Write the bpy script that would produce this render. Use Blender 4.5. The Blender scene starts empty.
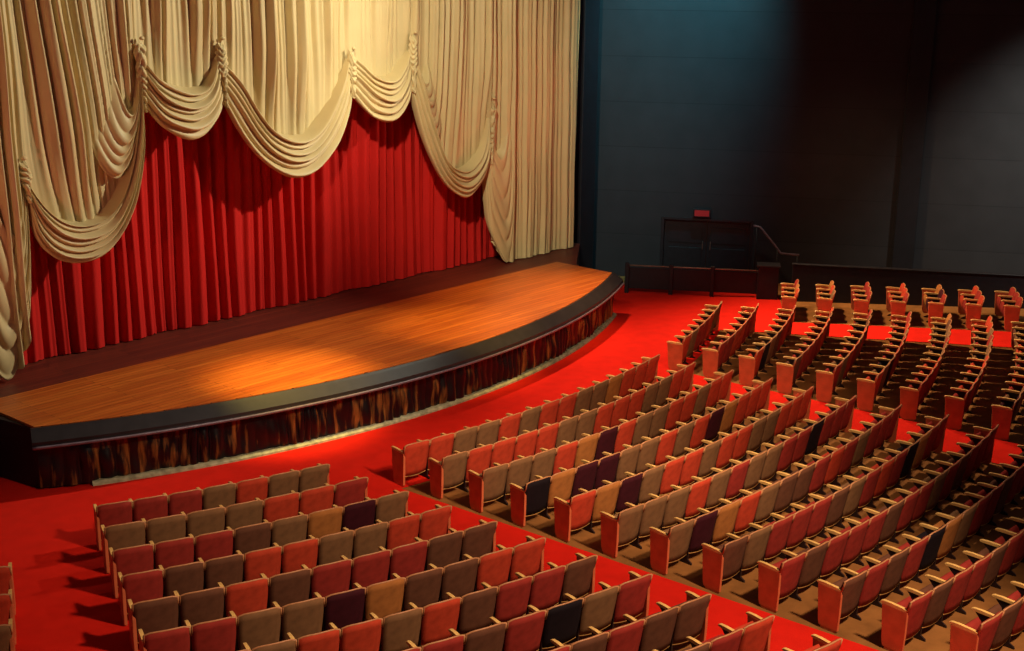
import bpy, bmesh, math, random
from math import sin, cos, pi, asin, atan2, sqrt, degrees
from mathutils import Vector, Matrix

SC = bpy.context.scene
COL = SC.collection

# ------------------------------------------------------------------ camera
CAM = Vector((-19.2782, -37.5653, 9.0377))
YAW, PIT, ROL, FPX = 0.855676, 0.265106, 0.010853, 1288.95
fw = Vector((sin(YAW)*cos(PIT), cos(YAW)*cos(PIT), -sin(PIT)))
r0 = Vector((cos(YAW), -sin(YAW), 0)); u0 = r0.cross(fw)
rt = r0*cos(ROL) + u0*sin(ROL); up = -r0*sin(ROL) + u0*cos(ROL)
cd = bpy.data.cameras.new('camera'); cam = bpy.data.objects.new('camera', cd); COL.objects.link(cam)
cd.sensor_width = 36; cd.lens = 36*FPX/1024; cd.clip_end = 200
cam.matrix_world = Matrix(((rt.x, up.x, -fw.x, CAM.x), (rt.y, up.y, -fw.y, CAM.y), (rt.z, up.z, -fw.z, CAM.z), (0, 0, 0, 1)))
SC.camera = cam

# ------------------------------------------------------------------ world, exposure
w = bpy.data.worlds.new('dim_hall'); SC.world = w; w.use_nodes = True
w.node_tree.nodes['Background'].inputs[0].default_value = (0.52, 0.38, 0.42, 1)
w.node_tree.nodes['Background'].inputs[1].default_value = 0.095
SC.view_settings.view_transform = 'Standard'; SC.view_settings.look = 'None'
SC.view_settings.exposure = 0.0; SC.view_settings.gamma = 1; SC.view_settings.use_curve_mapping = False

def spot(name, loc, aim, power, color, angle, blend=0.5, size=0.3):
    l = bpy.data.lights.new(name, 'SPOT'); l.energy = power; l.color = color
    l.spot_size = math.radians(angle); l.spot_blend = blend; l.shadow_soft_size = size
    o = bpy.data.objects.new(name, l); COL.objects.link(o); o.location = loc
    d = Vector(aim) - Vector(loc); o.rotation_euler = d.to_track_quat('-Z', 'Y').to_euler()
    return o
# house lights on the stage side, then two added fill spots from behind
spot('house_key_fill_spot', (5.5, -16.0, 13.5), (6.8, -24.0, 0), 8800, (1.0, 0.72, 0.46), 68, 0.8, 0.35)
spot('house_key_fill_spot', (10.0, -17.2, 13.0), (12.0, -25.0, 0.3), 8600, (1.0, 0.68, 0.36), 66, 0.9, 0.35)
spot('house_key_fill_spot', (-6.0, -38, 13.5), (-6.2, -28.3, 0.3), 12500, (1.0, 0.73, 0.48), 50, 0.5, 0.6)  # added rear fill to brighten the seat backs
spot('house_key_fill_spot', (-5.0, -35, 13.5), (1.0, -22.6, 0.3), 9000, (1.0, 0.72, 0.46), 42, 0.9, 0.6)  # second added rear fill, towards the centre rows
# front-of-house curtain lights, then two added low red side fills
spot('curtain_key_fill_spot', (8.0, -25, 13.0), (-5.6, -13.9, 6.2), 11500, (1.0, 0.96, 0.74), 62, 0.75, 0.25)
spot('curtain_key_fill_spot', (-6.5, -23.5, 13.0), (6.6, -13.9, 5.6), 8000, (1.0, 0.93, 0.66), 42, 0.9, 0.25)
spot('curtain_key_fill_spot', (-14.5, -18.5, 4.0), (-1.0, -13.9, 8.0), 700, (1.0, 0.30, 0.20), 66, 0.8, 0.3)  # added side fill in place of reddish bounce in the folds
spot('curtain_key_fill_spot', (13.5, -18.5, 4.0), (1.0, -13.9, 8.0), 760, (1.0, 0.36, 0.20), 66, 0.8, 0.3)  # matching added red fill from the right
# amber stage lights
spot('stage_spotlight', (-5.2, -21.5, 11.5), (-3.5, -18.0, 1.2), 12000, (1.0, 0.74, 0.15), 22, 1.0, 0.3)
spot('stage_spotlight', (2.6, -22.0, 11.5), (1.8, -17.9, 1.2), 7000, (1.0, 0.70, 0.15), 24, 1.0, 0.3)
spot('stage_spotlight', (7.5, -20.0, 11.5), (5.6, -16.9, 1.2), 3800, (1.0, 0.58, 0.15), 34, 1.0, 0.3)
# wall washes
spot('wall_spotlight', (10.6, -18.8, 13.8), (13.4, -15.6, 8.6), 10500, (0.13, 0.58, 0.66), 60, 1.0, 0.3)
spot('wall_spotlight', (14.6, -30.5, 10.5), (18.9, -25.4, 3.6), 8500, (0.66, 0.70, 0.58), 56, 1.0, 0.3)

# ------------------------------------------------------------------ materials
def lin(c):
    c = c/255.0
    return c/12.92 if c <= 0.04045 else ((c+0.055)/1.055)**2.4
def rgb(r, g, b): return (lin(r), lin(g), lin(b), 1)

def mat(name, col, rough=0.7, noise=0.0, nscale=30.0, bump=0.0, bscale=60.0, col2=None, spec=0.3, metal=0.0, sheen=0.0, coat=0.0):
    m = bpy.data.materials.new(name); m.use_nodes = True
    nt = m.node_tree; b = nt.nodes['Principled BSDF']
    b.inputs['Roughness'].default_value = rough
    b.inputs['Specular IOR Level'].default_value = spec
    b.inputs['Metallic'].default_value = metal
    if sheen: b.inputs['Sheen Weight'].default_value = sheen
    if coat: b.inputs['Coat Weight'].default_value = coat; b.inputs['Coat Roughness'].default_value = 0.15
    tc = nt.nodes.new('ShaderNodeTexCoord')
    n = nt.nodes.new('ShaderNodeTexNoise'); n.inputs['Scale'].default_value = nscale; n.inputs['Detail'].default_value = 5
    nt.links.new(tc.outputs['Object'], n.inputs['Vector'])
    r = nt.nodes.new('ShaderNodeValToRGB')
    c2 = col2 or tuple(x*(1-noise) for x in col[:3]) + (1,)
    r.color_ramp.elements[0].color = c2; r.color_ramp.elements[0].position = 0.3
    r.color_ramp.elements[1].color = col; r.color_ramp.elements[1].position = 0.62
    nt.links.new(n.outputs['Fac'], r.inputs['Fac']); nt.links.new(r.outputs['Color'], b.inputs['Base Color'])
    if bump:
        n2 = nt.nodes.new('ShaderNodeTexNoise'); n2.inputs['Scale'].default_value = bscale; n2.inputs['Detail'].default_value = 4
        nt.links.new(tc.outputs['Object'], n2.inputs['Vector'])
        bp = nt.nodes.new('ShaderNodeBump'); bp.inputs['Strength'].default_value = bump; bp.inputs['Distance'].default_value = 0.02
        nt.links.new(n2.outputs['Fac'], bp.inputs['Height']); nt.links.new(bp.outputs['Normal'], b.inputs['Normal'])
    return m

def mat_planks(name, cols, length=3.2, width=0.14, rough=0.35, coat=0.3):
    m = bpy.data.materials.new(name); m.use_nodes = True; nt = m.node_tree; b = nt.nodes['Principled BSDF']
    tc = nt.nodes.new('ShaderNodeTexCoord')
    br = nt.nodes.new('ShaderNodeTexBrick'); br.inputs['Scale'].default_value = 1.0
    br.inputs['Brick Width'].default_value = length; br.inputs['Row Height'].default_value = width
    br.inputs['Mortar Size'].default_value = 0.006; br.inputs['Mortar Smooth'].default_value = 0.3
    br.inputs['Color1'].default_value = cols[0]; br.inputs['Color2'].default_value = cols[1]; br.inputs['Mortar'].default_value = cols[2]
    nt.links.new(tc.outputs['Object'], br.inputs['Vector'])
    mp = nt.nodes.new('ShaderNodeMapping'); mp.inputs['Scale'].default_value = (0.5, 9, 1)
    nt.links.new(tc.outputs['Object'], mp.inputs['Vector'])
    n = nt.nodes.new('ShaderNodeTexNoise'); n.inputs['Scale'].default_value = 1.6; n.inputs['Detail'].default_value = 7
    nt.links.new(mp.outputs['Vector'], n.inputs['Vector'])
    mx = nt.nodes.new('ShaderNodeMixRGB'); mx.blend_type = 'MULTIPLY'; mx.inputs[0].default_value = 0.5
    rp = nt.nodes.new('ShaderNodeValToRGB'); rp.color_ramp.elements[0].position = 0.32; rp.color_ramp.elements[0].color = (0.42, 0.33, 0.25, 1)
    rp.color_ramp.elements[1].position = 0.6; rp.color_ramp.elements[1].color = (1, 1, 1, 1)
    nt.links.new(n.outputs['Fac'], rp.inputs['Fac'])
    nt.links.new(br.outputs['Color'], mx.inputs[1]); nt.links.new(rp.outputs['Color'], mx.inputs[2])
    nt.links.new(mx.outputs['Color'], b.inputs['Base Color'])
    b.inputs['Roughness'].default_value = rough; b.inputs['Coat Weight'].default_value = coat; b.inputs['Coat Roughness'].default_value = 0.3
    b.inputs['Specular IOR Level'].default_value = 0.4
    return m

M = {}
M['carpet'] = mat('red_carpet', rgb(216, 34, 22), 0.95, 0.12, 3.0, 0.5, 140, spec=0.05)
M['concrete'] = mat('tan_concrete', rgb(144, 94, 48), 0.85, 0.35, 2.2, 0.2, 40, spec=0.15)
M['deck'] = mat_planks('stained_deck_boards', (rgb(112, 42, 26), rgb(92, 32, 22), rgb(40, 12, 10)), rough=0.55, coat=0.05)
M['boards'] = mat_planks('amber_stage_boards', (rgb(204, 108, 38), rgb(180, 86, 28), rgb(100, 44, 16)), rough=0.42, coat=0.15)
M['cream'] = mat('cream_satin', rgb(204, 180, 130), 0.5, 0.08, 1.5, 0.06, 90, spec=0.35)
M['redcloth'] = mat('red_velvet', rgb(190, 30, 26), 0.75, 0.10, 1.2, 0.08, 70, spec=0.12)
M['black'] = mat('black_paint', rgb(30, 26, 32), 0.5, 0.3, 6)
M['lip'] = mat('grey_moulding', rgb(120, 100, 112), 0.35, 0.3, 8, spec=0.5)
M['plinth'] = mat('pale_plinth', rgb(176, 172, 140), 0.6, 0.55, 7)
M['skirt'] = mat('dark_satin_painted_glints', rgb(150, 96, 46), 0.35, 0.0, 0.9, spec=0.4, col2=rgb(16, 10, 14))  # bronze streaks are golden highlights painted onto the dark satin
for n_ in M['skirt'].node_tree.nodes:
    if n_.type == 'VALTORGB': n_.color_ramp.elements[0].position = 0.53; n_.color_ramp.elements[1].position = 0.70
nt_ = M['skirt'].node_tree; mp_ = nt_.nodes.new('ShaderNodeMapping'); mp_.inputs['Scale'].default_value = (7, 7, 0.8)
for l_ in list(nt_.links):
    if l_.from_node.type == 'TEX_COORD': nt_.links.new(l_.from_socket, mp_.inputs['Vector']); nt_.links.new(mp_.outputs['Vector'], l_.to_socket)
M['wood'] = mat('varnished_arm_wood', rgb(238, 188, 112), 0.35, 0.25, 14, spec=0.5)
M['trim'] = mat('seat_edge_trim', rgb(190, 128, 84), 0.45, 0.2, 20, spec=0.4)
M['panel'] = mat('painted_end_panel', rgb(204, 104, 66), 0.5, 0.2, 6)
M['iron'] = mat('dark_cast_iron', rgb(40, 24, 24), 0.5, 0.2, 10)
M['plaque'] = mat('brass_plaque', rgb(190, 140, 60), 0.35, 0.1, 10, metal=0.7)
M['ledge'] = mat('grey_brown_ledge', rgb(46, 39, 41), 0.4, 0.25, 4, spec=0.4)
M['pier'] = mat('dark_navy_paint', rgb(24, 23, 30), 0.6, 0.3, 3)
M['rail'] = mat('dull_brass_rail', rgb(130, 96, 84), 0.4, 0.2, 10, metal=0.3)
FAB = {
 'r': ('red', rgb(186, 62, 38)), 'm': ('maroon', rgb(150, 46, 38)), 'o': ('olive brown', rgb(126, 88, 58)),
 't': ('tan', rgb(168, 104, 52)), 'd': ('dark brown', rgb(102, 62, 44)), 'p': ('dark purple', rgb(62, 16, 26)), 'k': ('black', rgb(26, 16, 22))}
for k, (nm, c) in FAB.items():
    M['fab_'+k] = mat('upholstery_'+nm.replace(' ', '_'), c, 0.8, 0.28, 7, 0.25, 120, spec=0.15)

# side wall: dark panelled cloth with faint horizontal seams
def mat_wall():
    m = bpy.data.materials.new('dark_wall_cloth'); m.use_nodes = True; nt = m.node_tree; b = nt.nodes['Principled BSDF']
    tc = nt.nodes.new('ShaderNodeTexCoord'); mp = nt.nodes.new('ShaderNodeMapping')
    mp.inputs['Rotation'].default_value = (pi/2, 0, 0)
    nt.links.new(tc.outputs['Object'], mp.inputs['Vector'])
    br = nt.nodes.new('ShaderNodeTexBrick'); br.inputs['Scale'].default_value = 1
    br.inputs['Brick Width'].default_value = 60; br.inputs['Row Height'].default_value = 1.35; br.inputs['Mortar Size'].default_value = 0.02
    br.inputs['Mortar Smooth'].default_value = 1.0
    br.inputs['Color1'].default_value = rgb(54, 52, 56); br.inputs['Color2'].default_value = rgb(52, 50, 54); br.inputs['Mortar'].default_value = rgb(43, 41, 45)
    nt.links.new(mp.outputs['Vector'], br.inputs['Vector'])
    n = nt.nodes.new('ShaderNodeTexNoise'); n.inputs['Scale'].default_value = 1.4; n.inputs['Detail'].default_value = 6
    nt.links.new(tc.outputs['Object'], n.inputs['Vector'])
    mx = nt.nodes.new('ShaderNodeMixRGB'); mx.blend_type = 'MULTIPLY'; mx.inputs[0].default_value = 0.35
    nt.links.new(br.outputs['Color'], mx.inputs[1]); nt.links.new(n.outputs['Fac'], mx.inputs[2])
    nt.links.new(mx.outputs['Color'], b.inputs['Base Color']); b.inputs['Roughness'].default_value = 0.85
    b.inputs['Specular IOR Level'].default_value = 0.1
    return m
M['wall'] = mat_wall()

# ------------------------------------------------------------------ helpers
def box(bm, x0, x1, y0, y1, z0, z1):
    v = [bm.verts.new(p) for p in ((x0,y0,z0),(x1,y0,z0),(x1,y1,z0),(x0,y1,z0),(x0,y0,z1),(x1,y0,z1),(x1,y1,z1),(x0,y1,z1))]
    for f in ((0,3,2,1),(4,5,6,7),(0,1,5,4),(1,2,6,5),(2,3,7,6),(3,0,4,7)): bm.faces.new([v[i] for i in f])
    return v
def bevel(bm, w=0.006, seg=2):
    bmesh.ops.bevel(bm, geom=list(bm.edges), offset=w, segments=seg, profile=0.5, affect='EDGES', clamp_overlap=True)
def mesh_of(name, bm, m, smooth=False):
    bmesh.ops.recalc_face_normals(bm, faces=bm.faces)
    me = bpy.data.meshes.new(name); bm.to_mesh(me); bm.free(); me.materials.append(m)
    if smooth:
        for p in me.polygons: p.use_smooth = True
    return me
def link(name, me, parent=None, loc=None, rotz=None):
    o = bpy.data.objects.new(name, me); COL.objects.link(o)
    if parent: o.parent = parent
    if loc is not None: o.location = loc
    if rotz is not None: o.rotation_euler = (0, 0, rotz)
    return o
def part(name, bm, m, parent=None, smooth=False): return link(name, mesh_of(name, bm, m, smooth), parent)
def tag(o, label, cat, group=None):
    o['label'] = label; o['category'] = cat
    if group: o['group'] = group
    return o
def struct(o): o['kind'] = 'structure'; return o
def prism(bm, poly, z0, z1):
    a = [bm.verts.new((x, y, z0)) for x, y in poly]; b = [bm.verts.new((x, y, z1)) for x, y in poly]
    n = len(poly)
    bm.faces.new(a[::-1]); bm.faces.new(b)
    for i in range(n): bm.faces.new((a[i], a[(i+1) % n], b[(i+1) % n], b[i]))
def grid(bm, P):
    V = [[bm.verts.new(p) for p in row] for row in P]
    for i in range(len(V)-1):
        for j in range(len(V[0])-1):
            bm.faces.new((V[i][j], V[i][j+1], V[i+1][j+1], V[i+1][j]))
    return V
def tube(bm, pts, rad, seg=8):
    pts = [Vector(p) for p in pts]; rings = []
    for i, p in enumerate(pts):
        d = (pts[min(i+1, len(pts)-1)] - pts[max(i-1, 0)]).normalized()
        a = d.cross(Vector((0, 0, 1)) if abs(d.z) < 0.9 else Vector((1, 0, 0))).normalized(); b = d.cross(a)
        rr = rad[i] if isinstance(rad, (list, tuple)) else rad
        rings.append([bm.verts.new(p + a*rr*cos(2*pi*k/seg) + b*rr*sin(2*pi*k/seg)) for k in range(seg)])
    for i in range(len(rings)-1):
        for k in range(seg): bm.faces.new((rings[i][k], rings[i][(k+1) % seg], rings[i+1][(k+1) % seg], rings[i+1][k]))
    bm.faces.new(rings[0][::-1]); bm.faces.new(rings[-1])
def interp(pts, n):
    """Catmull-Rom through pts, resampled at n+1 points evenly along the length"""
    P = [Vector(p) for p in pts]; P = [2*P[0]-P[1]] + P + [2*P[-1]-P[-2]]; out = []
    for i in range(1, len(P)-2):
        for k in range(24):
            t = k/24; a, b, c, d = P[i-1:i+3]
            out.append(0.5*((2*b) + (c-a)*t + (2*a-5*b+4*c-d)*t*t + (3*b-a-3*c+d)*t**3))
    out.append(P[-2]); L = [0]
    for i in range(1, len(out)): L.append(L[-1] + (out[i]-out[i-1]).length)
    res = []; j = 0
    for k in range(n+1):
        s = L[-1]*k/n
        while j < len(L)-2 and L[j+1] < s: j += 1
        t = (s-L[j])/max(L[j+1]-L[j], 1e-9); res.append(out[j].lerp(out[j+1], min(1, t)))
    return res

R1, G, DR = 22.1428, 0.02506, 0.95       # front row radius, floor rake, row spacing
def fz(R): return max(0.0, G*(R-R1))
def pol(R, th): return (R*sin(th), -R*cos(th))

# ------------------------------------------------------------------ floor, carpet, walls
Rs = [8, 15, R1] + [R1+DR*k for k in range(1, 30)]
bm = bmesh.new(); grid(bm, [[(*pol(R, -1.15+2.3*j/80), fz(R)) for j in range(81)] for R in Rs])
fl = part('floor', bm, M['concrete']); struct(fl)

AX1, AX2 = 4.02, 5.50
def ang(side, R):
    return {'FLr': -0.488, 'Ll': -0.4305, 'Lr': -asin(AX2/R), 'Cl': -asin(AX1/R), 'Cr': asin(AX1/R), 'Rl': asin(AX2/R), 'Rr': 0.4305, 'FRl': 0.488}[side]
bm = bmesh.new()
def strip(bm, fa, fb, Ra, Rb, n=12, m=40, dz=0.012):
    grid(bm, [[(*pol(R, fa(R)+(fb(R)-fa(R))*j/n), fz(R)+dz) for j in range(n+1)] for R in [Ra+(Rb-Ra)*i/m for i in range(m+1)]])
strip(bm, lambda R: -1.1, lambda R: 0.66, 16.6, R1-0.02, 70, 8)
for a, b in (('FLr', 'Ll'), ('Lr', 'Cl'), ('Cr', 'Rl'), ('Rr', 'FRl')):
    strip(bm, lambda R, a=a: ang(a, R)+(-0.25 if a == 'FLr' else 0.06)/R, lambda R, b=b: ang(b, R)-(-0.3 if b == 'Ll' else 0.06)/R, R1-0.02, R1+DR*27, 6, 60)
strip(bm, lambda R: 0.4305+0.06/R, lambda R: 0.66, R1-0.02, R1+DR*1.6, 20, 6, 0.016)
bmesh.ops.remove_doubles(bm, verts=bm.verts, dist=0.001)
cp = part('floor', bm, M['carpet']); struct(cp)

# side wall beyond the right-hand seats
WA = Vector((12.15, -13.45)); WB = Vector((22.0, -31.0)); wd = (WB-WA).normalized(); wn = Vector((-wd.y, wd.x)); WL = (WB-WA).length
wrot = atan2(wd.y, wd.x)
D0, D1, DH = 2.2, 5.0, 1.95               # exit doorway along the wall
bm = bmesh.new()
box(bm, 0, D0, 0, 0.3, 0, 14); box(bm, D1, WL, 0, 0.3, 0, 14); box(bm, D0, D1, 0, 0.3, DH, 14)
wr = part('wall_right', bm, M['wall']); wr.location = (WA.x, WA.y, 0); wr.rotation_euler = (0, 0, wrot); struct(wr)
bm = bmesh.new(); box(bm, 9.1, 9.72, -0.14, 0.0, 0, 14); bevel(bm, 0.02, 1)
o = part('trim_1', bm, M['pier']); o.location = wr.location; o.rotation_euler = wr.rotation_euler; struct(o)
PIL = o

# exit doorway in the side wall
def wall_pt(s, off, z): p = WA + wd*s + Vector((-wd.y, wd.x))*off; return Vector((p.x, p.y, z))
def on_wall(o): o.location = (WA.x, WA.y, 0); o.rotation_euler = (0, 0, wrot); return o
dr1 = bpy.data.objects.new('door_1', None); COL.objects.link(dr1); on_wall(dr1); struct(dr1)
bm = bmesh.new(); box(bm, D0, D0+0.09, 0.0, 0.22, 0, DH); box(bm, D1-0.09, D1, 0.0, 0.22, 0, DH); box(bm, D0+0.09, D1-0.09, 0.0, 0.22, DH-0.09, DH); bevel(bm, 0.008, 1)
part('door_frame', bm, M['black'], dr1)
mid = (D0+D1)/2
for a, b, hx in ((D0+0.1, mid-0.005, mid-0.12), (mid+0.005, D1-0.1, mid+0.12)):
    bm = bmesh.new(); box(bm, a, b, 0.14, 0.19, 0.01, DH-0.1)
    for z0, z1 in ((0.15, 1.0), (1.15, DH-0.3)): box(bm, a+0.14, b-0.14, 0.125, 0.141, z0, z1)
    bevel(bm, 0.004, 1); dl = part('door_leaf', bm, M['black'], dr1)
    bm = bmesh.new(); tube(bm, [(hx, 0.14, 0.95), (hx, 0.07, 0.97), (hx, 0.07, 1.18), (hx, 0.14, 1.2)], 0.012); part('door_handle', bm, M['rail'], dl)

def emit_mat(name, col, strength):
    m = bpy.data.materials.new(name); m.use_nodes = True; b = m.node_tree.nodes['Principled BSDF']
    b.inputs['Base Color'].default_value = col; b.inputs['Emission Color'].default_value = col; b.inputs['Emission Strength'].default_value = strength
    return m
sg = bpy.data.objects.new('exit_sign', None); COL.objects.link(sg); on_wall(sg)
sg.location = wall_pt(3.43, -0.02, 2.12); tag(sg, 'small dim red lit sign on the dark side wall above the exit doorway', 'sign')
bm = bmesh.new(); box(bm, -0.27, 0.27, -0.1, 0.02, -0.13, 0.13); bevel(bm, 0.01, 2); part('sign_housing', bm, M['black'], sg)
bm = bmesh.new(); box(bm, -0.22, 0.22, -0.106, -0.099, -0.09, 0.09); part('sign_face', bm, emit_mat('red_sign_glow', rgb(140, 24, 30), 0.25), sg)

hr = bpy.data.objects.new('handrail', None); COL.objects.link(hr); on_wall(hr)
hr.location = wall_pt(5.5, -0.3, 0); tag(hr, 'dull grey sloping handrail on posts beside the dark exit doorway', 'handrail')
bm = bmesh.new(); tube(bm, [(-0.5, 0, 1.85), (-0.3, 0, 1.82), (0.15, 0, 1.3), (0.35, 0, 1.05), (0.9, 0, 1.02)], 0.03); part('rail', bm, M['lip'], hr, True)
for x, h in ((-0.4, 1.84), (0.25, 1.16), (0.85, 1.02)):
    bm = bmesh.new(); tube(bm, [(x, 0, 0), (x, 0, h)], 0.022); part('post', bm, M['black'], hr, True)

# guard rail with a solid dark panel in front of the exit
ga, gb = Vector((10.95, -15.75)), Vector((13.15, -19.25)); gl = (gb-ga).length; gr = atan2((gb-ga).y, (gb-ga).x)
rg = bpy.data.objects.new('guard_rail', None); COL.objects.link(rg); rg.location = (ga.x, ga.y, 0); rg.rotation_euler = (0, 0, gr)
tag(rg, 'dark guard rail with thin brass top bar at the carpet edge before the exit', 'railing')
bm = bmesh.new(); tube(bm, [(0, 0, 0.84), (gl, 0, 0.84)], 0.022); part('top_bar', bm, M['rail'], rg, True)
bm = bmesh.new(); box(bm, 0.02, gl-0.02, 0.02, 0.07, 0.14, 0.78); bevel(bm, 0.006, 1); part('panel', bm, M['black'], rg)
for s in (0.03, 1.32, 2.52):
    bm = bmesh.new(); box(bm, s-0.06, s+0.06, -0.06, 0.04, 0, 0.92); bevel(bm, 0.012, 1); part('post', bm, M['black'], rg)
bm = bmesh.new(); box(bm, gl-0.32, gl+0.28, -0.2, 0.3, 0, 1.0); bevel(bm, 0.015, 1)
box(bm, gl-0.35, gl+0.31, -0.23, 0.33, 1.0, 1.04); part('end_pier', bm, M['black'], rg)

# low dark partition behind the far right seats
pa, pb = Vector((13.25, -19.95)), Vector((19.55, -30.8)); pl_ = (pb-pa).length; pr = atan2((pb-pa).y, (pb-pa).x)
pt = bpy.data.objects.new('partition', None); COL.objects.link(pt); pt.location = (pa.x, pa.y, 0); pt.rotation_euler = (0, 0, pr)
tag(pt, 'long low dark partition wall running behind the ends of the farthest seat rows', 'partition')
bm = bmesh.new(); box(bm, 0, pl_, 0, 0.12, 0, 1.12); bevel(bm, 0.01, 1); part('panel', bm, M['black'], pt)
bm = bmesh.new(); box(bm, -0.02, pl_+0.02, -0.03, 0.15, 1.12, 1.16); bevel(bm, 0.008, 1); part('capping', bm, M['black'], pt)

# back wall of the stage house and proscenium pier
bm = bmesh.new(); box(bm, -16, 12.3, -12.55, -12.3, 0, 14); struct(part('wall_back', bm, M['black']))
bm = bmesh.new(); box(bm, 11.06, 11.76, -13.9, -12.56, 0, 14); bevel(bm, 0.03, 2); struct(part('trim_2', bm, M['pier']))
bm = bmesh.new(); box(bm, 10.76, 12.25, -13.3, -12.56, 0, 14); struct(part('trim_3', bm, M['black']))

# ------------------------------------------------------------------ stage
HS = 1.2; RS = 19.04; XC = 8.52
thc = asin(XC/RS)
arc = [pol(RS, -thc+2*thc*i/96) for i in range(97)]
st = bpy.data.objects.new('stage', None); COL.objects.link(st); st.location = (0, -15, 0)
tag(st, 'curved wooden stage with amber boards, black rim and gathered dark skirt with painted gold glints', 'stage')
def spart(name, bm, m, smooth=False, parent=None):
    o = part(name, bm, m, parent or st, smooth)
    if not parent: o.location = (0, 15, 0)
    return o
bm = bmesh.new()
back = [(11.2, -12.6), (-11.2, -12.6), (-11.2, -13.8), (-8.75, -15.6)]
prism(bm, [(-XC, -16.9)] + [pol(RS-0.02, -thc+2*thc*i/96) for i in range(1, 96)] + [(XC, -16.9), (8.75, -15.6), (11.2, -13.8)] + back, 0, HS-0.03)
spart('platform', bm, M['black'])
bm = bmesh.new(); prism(bm, [(-11.2, -13.8), (-8.75, -15.6), (-8.6, -15.85), (-8.55, -15.1), (8.55, -15.1), (8.6, -15.85), (8.75, -15.6), (11.2, -13.8), (11.2, -12.6), (-11.2, -12.6)], HS-0.03, HS)
spart('rear_deck', bm, M['deck'])
bm = bmesh.new(); prism(bm, arc + [(XC+0.03, -15.06), (-XC-0.03, -15.06)], HS-0.03, HS+0.015)
spart('forestage_boards', bm, M['boards'])
def sweep(prof, m, name, t0=-thc, t1=thc, n=160, closed=True, smooth=False):
    bm = bmesh.new(); rows = []
    for i in range(n+1):
        th = t0+(t1-t0)*i/n; rows.append([bm.verts.new((*pol(R, th), z)) for R, z in prof])
    k = len(prof)
    for i in range(n):
        for j in range(k if closed else k-1):
            bm.faces.new((rows[i][j], rows[i][(j+1) % k], rows[i+1][(j+1) % k], rows[i+1][j]))
    if closed: bm.faces.new(rows[0][::-1]); bm.faces.new(rows[-1])
    return spart(name, bm, m, smooth)
sweep([(RS, 1.2), (RS+0.05, 1.21), (RS+0.10, 1.17), (RS+0.30, 1.02), (RS+0.30, 0.93), (RS, 0.93)], M['ledge'], 'rim', -thc-0.004, thc+0.004)
sweep([(RS+0.29, 0.935), (RS+0.335, 0.955), (RS+0.345, 0.925), (RS+0.335, 0.895), (RS+0.29, 0.905)], M['lip'], 'moulding', -thc-0.004, thc+0.004, smooth=True)
sweep([(RS, 0.0), (RS, 0.09), (RS+0.12, 0.09), (RS+0.17, 0.05), (RS+0.17, 0.0)], M['plinth'], 'plinth', -thc*0.90)
random.seed(4)
bm = bmesh.new(); rows = []; n = 900
ph = [random.uniform(0, 6.28) for _ in range(6)]
for i in range(n+1):
    th = -thc+2*thc*i/n; s = th*RS; row = []
    for j in range(9):
        v = j/8; z = 0.06+0.86*v
        lean = 0.05*sin(s*2.1+ph[0])*(1-v) + 0.04*sin(s*5.3+ph[1])*v
        q = s+lean
        a = abs(sin(q*14+1.5*sin(q*2.3+ph[2])))**0.8 * (0.6+0.4*sin(q*3.1+ph[3]))
        R = RS+0.03+0.10*a*(0.55+0.45*sin(pi*v+0.4)) + 0.02*sin(z*9+q*6)
        row.append((*pol(R, th), z))
    rows.append(row)
grid(bm, rows); spart('gathered_skirt', bm, M['skirt'], True)

# ------------------------------------------------------------------ curtains
def smooth01(t): t = max(0, min(1, t)); return t*t*(3-2*t)
bm = bmesh.new(); P = []
NX = 1500
for i in range(NX+1):
    x = -11.0+22.0*i/NX
    q = x*2*pi/0.34 + 1.3*sin(x*1.9+0.4) + 0.9*sin(x*4.7+2)
    a = 0.5+0.5*sin(q); a = a**0.75
    f = (0.15+0.07*sin(x*2.3))*a + 0.05*sin(x*2*pi/1.37+1) + 0.02*sin(q*2.0+1)
    P.append([(x + 0.03*sin(z*0.8+x*3), -13.3 - f*(1.0 if z < 6 else 0.9), z) for z in [HS+0.02+0.012*sin(q)] + [HS+0.3+(9.3)*k/12 for k in range(13)]])
grid(bm, P)
rc = part('stage_curtain', bm, M['redcloth'], smooth=True)
tag(rc, 'deep red velvet stage curtain hanging in pleats behind the cream festoons', 'curtain')

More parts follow.
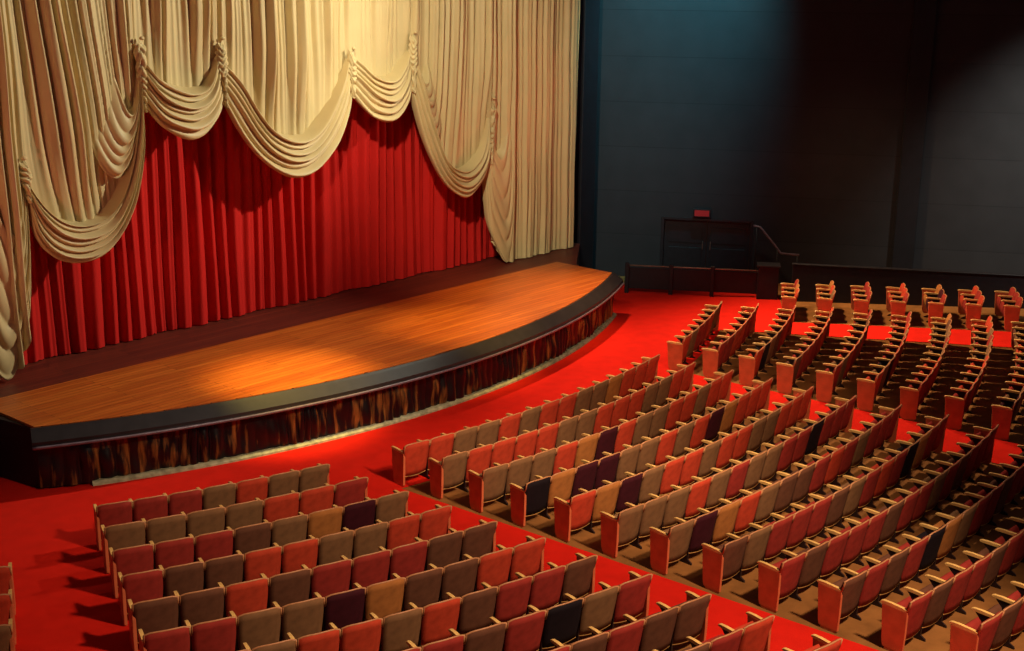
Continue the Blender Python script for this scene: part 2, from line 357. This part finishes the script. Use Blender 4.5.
YC = -14.02
SW = {
 'S1': ([(-6.79,5.27),(-6.6,4.86),(-6.34,4.51),(-6.01,4.27),(-5.58,4.19),(-5.06,4.35),(-4.62,4.96),(-4.27,6.08),(-4.04,7.29)], [(-6.72,4.72),(-6.66,3.99),(-6.34,3.54),(-5.78,3.35),(-5.18,3.49),(-4.71,4.01),(-4.4,4.65),(-4.17,5.46),(-4.06,6.35)], 7),
 'S2': ([(-4.0,7.41),(-3.72,7.03),(-3.3,6.8),(-2.91,6.72),(-2.44,6.84),(-2.1,7.34)], [(-4.01,6.39),(-3.66,5.91),(-3.13,5.62),(-2.72,5.67),(-2.23,6.02),(-2.0,6.31)], 7),
 'S3': ([(-2.0,7.27),(-1.57,6.82),(-1.19,6.17),(-0.82,5.72),(-0.32,5.47),(0.19,5.48),(0.71,5.81),(1.26,6.47),(1.66,7.13)], [(-2.02,6.33),(-1.69,5.65),(-1.25,5.08),(-0.73,4.68),(-0.21,4.51),(0.36,4.62),(1.06,5.14),(1.49,5.75),(1.73,6.26)], 6),
 'S4': ([(1.76,7.24),(2.04,7.04),(2.36,6.77),(2.69,6.64),(3.02,6.69),(3.37,6.94),(3.68,7.25)], [(1.7,6.28),(1.95,5.96),(2.27,5.7),(2.66,5.57),(3.0,5.62),(3.42,5.91),(3.7,6.29)], 7),
 'S5': ([(3.82,7.17),(4.09,6.37),(4.41,5.34),(4.7,4.65),(5.07,4.27),(5.6,4.11),(6.07,4.31),(6.39,4.76),(6.62,5.54)], [(3.74,6.29),(3.97,5.22),(4.36,4.34),(4.84,3.72),(5.53,3.34),(6.07,3.55),(6.47,4.0),(6.59,4.47),(6.67,4.84)], 6),
}
GA = [(-6.79,5.55,-6.74,4.75), (-4.02,7.73,-4.04,6.33), (-2.02,7.67,-2.0,6.29), (1.74,7.33,1.71,6.26), (3.79,7.66,3.73,6.27), (6.74,5.86,6.64,4.2)]
HEM = {k: (interp([(x, 0, z) for x, z in a], 60), interp([(x, 0, z) for x, z in b], 60)) for k, (a, b, n) in SW.items()}
def at_x(c, x):
    for i in range(len(c)-1):
        if c[i].x <= x <= c[i+1].x: t = (x-c[i].x)/max(1e-6, c[i+1].x-c[i].x); return c[i].z+(c[i+1].z-c[i].z)*t
    return c[0].z if x < c[0].x else c[-1].z
def lintab(T, x):
    if x <= T[0][0]: return T[0][1]
    for (a, za), (b, zb) in zip(T, T[1:]):
        if x <= b: return za+(zb-za)*(x-a)/(b-a)
    return T[-1][1]
def bottom(x):
    if x > 6.62: return lintab([(6.62,4.4),(6.66,3.4),(6.72,2.6),(6.86,2.05),(7.04,1.74),(7.22,1.48),(7.42,1.27),(7.6,1.23)], x)
    if x < -6.72: return lintab([(-7.7,1.23),(-7.5,1.27),(-7.25,1.45),(-7.04,2.0),(-6.9,2.8),(-6.8,3.7),(-6.72,4.6)], x)
    for k, (t, b) in HEM.items():
        if b[0].x-0.06 <= x <= b[-1].x+0.06: return at_x(b, x)*0.62+at_x(t, x)*0.38
    return 6.6
def warp(x, z):
    d = max(0.0, 9.6-z)
    f = 0.0
    if -6.8 < x < -4.0: f = -0.115*d*sin(pi*min(1, (x+6.8)/2.8))**1.0
    if 3.75 < x < 6.7: f = 0.05*d*sin(pi*(x-3.75)/2.95)
    return f
def pleat(x, z):
    u = x+warp(x, z)
    q = u*2*pi/0.25 - 4.5*max(0.0, -4.0-u)*2 + 2.2*sin(u*0.75+1.2) + 1.1*sin(u*3.9+1)
    big = 1.0+0.35*sin(u*0.9+2.4)+0.55*smooth01((-4.2-x)/1.5)
    v = abs(sin(q*0.5+0.35*sin(z*0.4+u)))
    dp = 0.62+0.38*sin(u*5.1+1.3*sin(u*1.7))
    return 0.20*big*dp*v**0.6 + 0.06*sin(u*2*pi/0.9) + 0.018*sin(q*1.7+1+0.3*z)
ct = bpy.data.objects.new('festoon_curtain', None); COL.objects.link(ct); ct.location = (0, -14, 1.2)
tag(ct, 'cream satin festoon curtain gathered up in scalloped swags above the stage', 'curtain')
def cpart(name, bm, m=None, parent=None):
    o = part(name, bm, m or M['cream'], parent or ct, True)
    if not parent: o.location = (0, 14, -1.2)
    return o
def cut(name, xa, xb):
    bm = bmesh.new(); P = []; n = int((xb-xa)/0.017)
    for i in range(n+1):
        x = xa+(xb-xa)*i/n; zb = bottom(x); row = []
        inner = -6.7 < x < 6.6
        for k in range(41):
            t = (k/40)**1.0; z = zb+(10.6-zb)*t
            a = 1.0
            if inner: a = 0.30+0.70*smooth01((z-zb-0.3)/2.2)
            f = pleat(x, z)*a
            row.append((x+0.012*sin(z*2+x), YC-f, z))
        P.append(row)
    grid(bm, P); return cpart(name, bm)
cut('side_drape', -10.66, -6.76); cut('upper_drape', -6.76, 6.66); cut('side_drape', 6.66, 10.56)

def swag(tp, hm, nf, seed, amp=0.165, deep=0.22, NS=72, parent=None, merge=0):
    rnd = random.Random(seed); A = interp([(x, 0, z) for x, z in tp], NS); B = interp([(x, 0, z) for x, z in hm], NS)
    p1, p2, p3 = [rnd.uniform(0, 6.28) for _ in range(3)]
    NT = nf*12; rows = []
    for j in range(NT+1):
        t = j/NT; row = []
        for i in range(NS+1):
            s = i/NS; e = sin(pi*s)**0.55 if 0 < s < 1 else 0
            e = max(0.0, e)**1.1
            tt = t + e*0.022*sin(s*7+p1+t*6) + e*0.012*sin(s*15+p2)
            tt = max(0, min(1.0, tt)) if 0 < t < 1 else t
            q = A[i].lerp(B[i], tt)
            ph = nf*(t + 0.03*sin(2*pi*t+p3))
            fold = abs(sin(pi*ph))**0.8
            mg = smooth01(s/0.6) if merge < 0 else smooth01((1-s)/0.6) if merge > 0 else 1
            lean = fold*amp*(0.30+0.70*e)*(0.8+0.3*sin(int(ph)*2.4+p1))
            bul = deep*e*(0.35+0.65*sin(pi*min(1, 0.15+t*0.62)))
            fade = smooth01(t/0.10)
            y = YC + 0.03 + mg*fade*(-0.13-lean-bul)
            dz = -0.35*lean*e
            row.append((q.x, y, q.z+dz))
        rows.append(row)
    rows.append([(x, y+0.10, z+0.03) for x, y, z in rows[-1]])
    rows.append([(x, y+0.22, z+0.20) for x, y, z in rows[-2]])
    bm = bmesh.new(); grid(bm, rows)
    return cpart('swag', bm, parent=parent)
for i, (k, (a, b, nf)) in enumerate(SW.items()): swag(a, b, nf, 11+i)
swag([(-4.55,7.3),(-4.45,6.6),(-4.33,6.35),(-4.18,6.6),(-4.05,7.2)], [(-5.35,6.3),(-5.12,5.3),(-4.80,4.95),(-4.45,5.4),(-4.12,6.3)], 6, 41, amp=0.09, deep=0.16, merge=-1)
swag([(3.85,7.2),(3.98,6.75),(4.12,6.55),(4.30,6.8),(4.42,7.4)], [(3.85,6.4),(4.15,5.5),(4.5,4.95),(4.8,5.2),(5.0,6.2)], 6, 42, amp=0.09, deep=0.16, merge=1)
# cascades at the two outer ends
S6 = ([(6.62,5.33),(6.83,4.72),(7.04,4.49),(7.24,4.69),(7.39,5.44)], [(6.57,4.2),(6.67,2.51),(7.0,1.76),(7.38,1.25),(7.60,1.84),(7.70,3.25),(7.72,4.64)])
o = swag(S6[0], S6[1], 5, 31, amp=0.07, deep=0.10); o.name = 'cascade'
o = swag([(-7.55,5.3),(-7.3,4.6),(-7.1,4.35),(-6.95,4.6),(-6.8,5.3)], [(-8.0,4.6),(-7.95,3.2),(-7.8,1.8),(-7.5,1.25),(-7.1,1.9),(-6.86,3.0),(-6.72,4.7)], 5, 32, amp=0.08, deep=0.12); o.name = 'cascade'
for gi, (xa, za, xb, zb) in enumerate(GA):
    rnd = random.Random(50+gi); bm = bmesh.new(); rows = []; L = za-zb; npk = max(5, int(L/0.17)); pp = [rnd.uniform(0, 6.28) for _ in range(3)]
    for j in range(npk*8+1):
        v = j/(npk*8); z = za-0.0-L*v; cx = xa+(xb-xa)*v
        w = (0.04+0.085*sin(pi*min(1, v*1.25+0.1))**0.6*(0.85+0.25*sin(v*9+pp[2])) if v < 0.75 else 0.04+0.03*(1-(v-0.75)/0.25)) ; row = []
        for i in range(17):
            a = -pi/2+pi*i/16
            pk = abs(sin(pi*npk*(v+0.06*sin(v*8+pp[2])) + 1.8*sin(a*1.5+pp[0]) + 0.9*sin(a*4+pp[1])))
            r = w*(0.72+0.5*pk)
            row.append((cx+r*sin(a), YC-0.12-0.16*cos(a)*(0.55+0.55*pk)*min(1, v*6+0.3), z-0.10*cos(a)))
        rows.append(row)
    grid(bm, rows); g = cpart('gathering', bm)
    bm = bmesh.new(); bmesh.ops.create_icosphere(bm, subdivisions=2, radius=0.06, matrix=Matrix.Translation((xa, YC-0.24, za)) @ Matrix.Diagonal((1, 0.8, 0.7, 1)))
    k = part('knot', bm, M['cream'], g, True)

# ------------------------------------------------------------------ theatre seats
SWD = 0.58; HW = SWD/2; ZT = 0.83
def yb(x, z): return 0.20*(ZT-z) - 0.035*(1-(x/(HW-0.01))**2)
def backrest_bm():
    bm = bmesh.new(); nx, nz = 8, 6; F = []; B = []
    for j in range(nz+1):
        v = j/nz; rf = []; rb = []
        for i in range(nx+1):
            u = -1+2*i/nx; hw = (HW-0.012)*(0.93+0.07*smooth01(v*1.6)); x = u*hw
            zt = ZT-0.035*abs(u)**5; z0 = 0.17+0.02*u*u; z = z0+(zt-z0)*v
            th = 0.075*(1-0.35*abs(2*v-1)**3)*(1-0.3*abs(u)**4)
            rb.append((x, yb(x, z), z)); rf.append((x, yb(x, z)+th, z))
        F.append(rf); B.append(rb)
    VF = grid(bm, F); VB = grid(bm, B)
    for j in range(nz):
        for i in (0, nx): bm.faces.new((VF[j][i], VF[j+1][i], VB[j+1][i], VB[j][i]))
    for i in range(nx):
        for j in (0, nz): bm.faces.new((VF[j][i], VF[j][i+1], VB[j][i+1], VB[j][i]))
    return bm
def rim_bm():
    bm = bmesh.new(); pts = []
    h = HW-0.012
    pts.append((-h, yb(-h, 0.66)+0.01, 0.66)); pts.append((-h, yb(-h, 0.80), 0.80))
    for i in range(9):
        u = -1+2*i/8; x = u*h; z = ZT-0.035*abs(u)**5+0.006; pts.append((x, yb(x, z)+0.012, z))
    pts.append((h, yb(h, 0.80), 0.80)); pts.append((h, yb(h, 0.66)+0.01, 0.66))
    tube(bm, pts, 0.013, 5); return bm
def strip_bm():
    bm = bmesh.new(); pts = []; h = HW-0.012
    for i in range(9):
        u = -1+2*i/8; x = u*h*0.93; z = 0.165+0.02*u*u; pts.append((x, yb(x, z)+0.02, z))
    tube(bm, pts, 0.019, 6); return bm
def cushion_bm():
    bm = bmesh.new(); c = HW-0.055
    P = [(0.20, 0.26), (0.28, 0.22), (0.36, 0.27), (0.39, 0.42), (0.36, 0.58), (0.31, 0.625), (0.26, 0.58), (0.23, 0.42)]
    a = [bm.verts.new((-c, y, z)) for y, z in P]; b = [bm.verts.new((c, y, z)) for y, z in P]; n = len(P)
    bm.faces.new(a); bm.faces.new(b[::-1])
    for i in range(n): bm.faces.new((a[i], a[(i+1) % n], b[(i+1) % n], b[i]))
    bmesh.ops.bevel(bm, geom=[e for e in bm.edges if abs(e.verts[0].co.x-e.verts[1].co.x) < 0.01], offset=0.018, segments=2, profile=0.5, affect='EDGES')
    return bm
def arm_bm(sx):
    bm = bmesh.new(); x = sx*(HW-0.027); w = 0.024; top = []
    P = [(0.05, 0.645), (0.05, 0.675), (0.12, 0.685), (0.32, 0.695), (0.42, 0.693), (0.455, 0.678), (0.45, 0.657), (0.40, 0.652), (0.12, 0.645)]
    a = [bm.verts.new((x-w, y, z)) for y, z in P]; b = [bm.verts.new((x+w, y, z)) for y, z in P]; n = len(P)
    bm.faces.new(a); bm.faces.new(b[::-1])
    for i in range(n): bm.faces.new((a[i], a[(i+1) % n], b[(i+1) % n], b[i]))
    bevel(bm, 0.005, 1); return bm
def standard_bm(sx):
    bm = bmesh.new(); x = sx*(HW-0.027); w = 0.014
    P = [(0.06, 0.0), (0.40, 0.0), (0.38, 0.03), (0.27, 0.07), (0.25, 0.30), (0.30, 0.54), (0.40, 0.65), (0.06, 0.643), (0.11, 0.45), (0.14, 0.07), (0.07, 0.03)]
    a = [bm.verts.new((x-w, y, z)) for y, z in P]; b = [bm.verts.new((x+w, y, z)) for y, z in P]; n = len(P)
    bm.faces.new(a); bm.faces.new(b[::-1])
    for i in range(n): bm.faces.new((a[i], a[(i+1) % n], b[(i+1) % n], b[i]))
    return bm
def endpanel_bm(sx):
    bm = bmesh.new(); x = sx*(HW-0.024); w = 0.022
    P = [(0.06, 0.03), (0.37, 0.03), (0.39, 0.10), (0.43, 0.652), (0.04, 0.644), (0.05, 0.30)]
    a = [bm.verts.new((x-w, y, z)) for y, z in P]; b = [bm.verts.new((x+w, y, z)) for y, z in P]; n = len(P)
    bm.faces.new(a); bm.faces.new(b[::-1])
    for i in range(n): bm.faces.new((a[i], a[(i+1) % n], b[(i+1) % n], b[i]))
    bevel(bm, 0.008, 2)
    box(bm, x-0.02, x+0.02, 0.09, 0.34, 0.0, 0.035)
    return bm
ME = {'rim': mesh_of('rim', rim_bm(), M['trim'], True), 'bottom_strip': mesh_of('bottom_strip', strip_bm(), M['wood'], True)}
for k in FAB:
    ME['back_'+k] = mesh_of('backrest', backrest_bm(), M['fab_'+k], True)
    ME['cush_'+k] = mesh_of('seat_cushion', cushion_bm(), M['fab_'+k], True)
for s in (-1, 1):
    ME['arm', s] = mesh_of('armrest', arm_bm(s), M['wood']); ME['std', s] = mesh_of('standard', standard_bm(s), M['iron']); ME['end', s] = mesh_of('end_panel', endpanel_bm(s), M['panel'])

ROWS = {
 'L': ['mmmoroo', 'oooorrm', 'mmmdotpo', 'mddrroorr', 'ddrdmmmdd', 'mmoopTddrr'.replace('T', 't'), 'mmorrordmmd', 'ommdmmdmkom', 'mdmmodmmdmdd', 'mdmmddmmdmdm'],
 'C': ['rroororrootrrr'[:14], 'orrrroorrroorr', 'ooortproorrorr', 'ktppoororptrrr', 'rtporrorroorrr', 'oooromoommkmmm'[:14], 'optroddmrmommm', 'dommmdomrmktmm', 'mdmmmdmmomdmmm', 'dmdmktommdmmdm', 'mdmmdmmommddmm', 'mdmdmmdmmommdm'],
}
ORD = ['', 'first', 'second', 'third', 'fourth', 'fifth', 'sixth', 'seventh', 'eighth', 'ninth', 'tenth', 'eleventh', 'twelfth', 'thirteenth', 'fourteenth', 'fifteenth', 'sixteenth', 'seventeenth', 'eighteenth']
LNUM = [7, 7, 8, 9, 9, 10, 11, 11, 12, 13, 13, 14, 14]
random.seed(21)
def rndcol(near): return random.choices('rmodtpk', (0.30, 0.34, 0.20, 0.10, 0.04, 0.01, 0.01))[0]
seats = []
for k in range(1, 15):
    R = R1+DR*(k-1)
    for blk, a, b, n in (('far left', ang('FLr', R)-1.75/R, ang('FLr', R), 3), ('left', ang('Ll', R), ang('Lr', R), LNUM[min(k, 13)-1]),
                         ('centre', ang('Cl', R), ang('Cr', R), 14), ('right', ang('Rl', R), ang('Rr', R), LNUM[min(k, 13)-1]),
                         ('far right', ang('FRl', R), ang('FRl', R)+1.68/R, 3)):
        if (blk == 'far right' and k < 3) or (blk == 'far left' and k < 3): continue
        for i in range(n):
            th = a+(b-a)*(i+0.5)/n; x, y = pol(R, th); z = fz(R)
            code = None
            if blk in ('left', 'centre'):
                T = ROWS['L' if blk == 'left' else 'C']
                if k <= len(T) and i < len(T[k-1]): code = T[k-1][i]
            if code is None: code = rndcol(k)
            P = Vector((x, y, z+0.7)) - CAM; dep = P.dot(fw)
            if dep < 1: continue
            px = 512+FPX*P.dot(rt)/dep; py = 325.5-FPX*P.dot(up)/dep; m = 26*30/dep
            if not (-m*0.6 < px < 1024+m*0.7 and py < 651+m*0.9): continue
            seats.append((dep, blk, k, i, n, x, y, z, th, (b-a)*R/n/SWD, code))
seats.sort()
NEAR = seats[:300]; FAR = seats[300:]
protos = {}
def make_seat(code, ends):
    key = (code, ends)
    root = bpy.data.objects.new('theatre_seat', None); root.empty_display_size = 0.2
    kids = [('backrest', ME['back_'+code], 'rim'), ('seat_cushion', ME['cush_'+code], None), ('armrest', ME['arm', -1], None)]
    kids.append(('end_panel', ME['end', -1], None) if -1 in ends else ('standard', ME['std', -1], None))
    if 1 in ends: kids += [('armrest', ME['arm', 1], None), ('end_panel', ME['end', 1], None)]
    COL.objects.link(root)
    for nm, me, sub in kids:
        c = link(nm, me, root)
        if sub: link(sub, ME[sub], c); link('bottom_strip', ME['bottom_strip'], c)
    return root
def copy_seat(r):
    c = r.copy(); COL.objects.link(c)
    for ch in list(r.children):
        d = ch.copy(); COL.objects.link(d); d.parent = c
        for g in list(ch.children):
            e = g.copy(); COL.objects.link(e); e.parent = d
    return c
for dep, blk, k, i, n, x, y, z, th, sc, code in NEAR:
    ends = (-1,)*(i == 0) + (1,)*(i == n-1); key = (code, ends)
    if key in protos: o = copy_seat(protos[key])
    else: o = make_seat(code, ends); protos[key] = o
    o.location = (x, y, z); o.rotation_euler = (0, 0, th); o.scale = (sc, 1, 1)
    row = 'front' if k == 1 else ORD[k]
    if i <= (n-1)//2: pos = ('aisle seat at the left end' if i == 0 else ORD[i+1]+' from the left')
    else: pos = ('aisle seat at the right end' if i == n-1 else ORD[n-i]+' from the right')
    tag(o, '%s theatre seat, %s, %s row, %s block' % (FAB[code][0], pos, row, blk), 'seat', 'tip-up theatre seats in rows')
# the seats that show smallest, at the far right
bm = bmesh.new(); slots = []
for dep, blk, k, i, n, x, y, z, th, sc, code in FAR:
    ms = [ME['back_'+code], ME['rim'], ME['bottom_strip'], ME['cush_'+code], ME['arm', -1], ME['end' if i == 0 else 'std', -1]]
    if i == n-1: ms += [ME['arm', 1], ME['end', 1]]
    T = Matrix.Translation((x, y, z)) @ Matrix.Rotation(th, 4, 'Z') @ Matrix.Diagonal((sc, 1, 1, 1))
    for me in ms:
        mt = me.materials[0]
        if mt not in slots: slots.append(mt)
        t = me.copy(); t.transform(T); nf = len(bm.faces); bm.from_mesh(t); bm.faces.ensure_lookup_table()
        for f in bm.faces[nf:]: f.material_index = slots.index(mt)
        bpy.data.meshes.remove(t)
if FAR:
    me = bpy.data.meshes.new('theatre_seat'); bm.to_mesh(me)
    for s in slots: me.materials.append(s)
    o = link('theatre_seat', me); o['kind'] = 'stuff'
    tag(o, 'most distant red and brown theatre seats at the far right ends of the rows', 'seat', 'distant theatre seats')
bm.free()
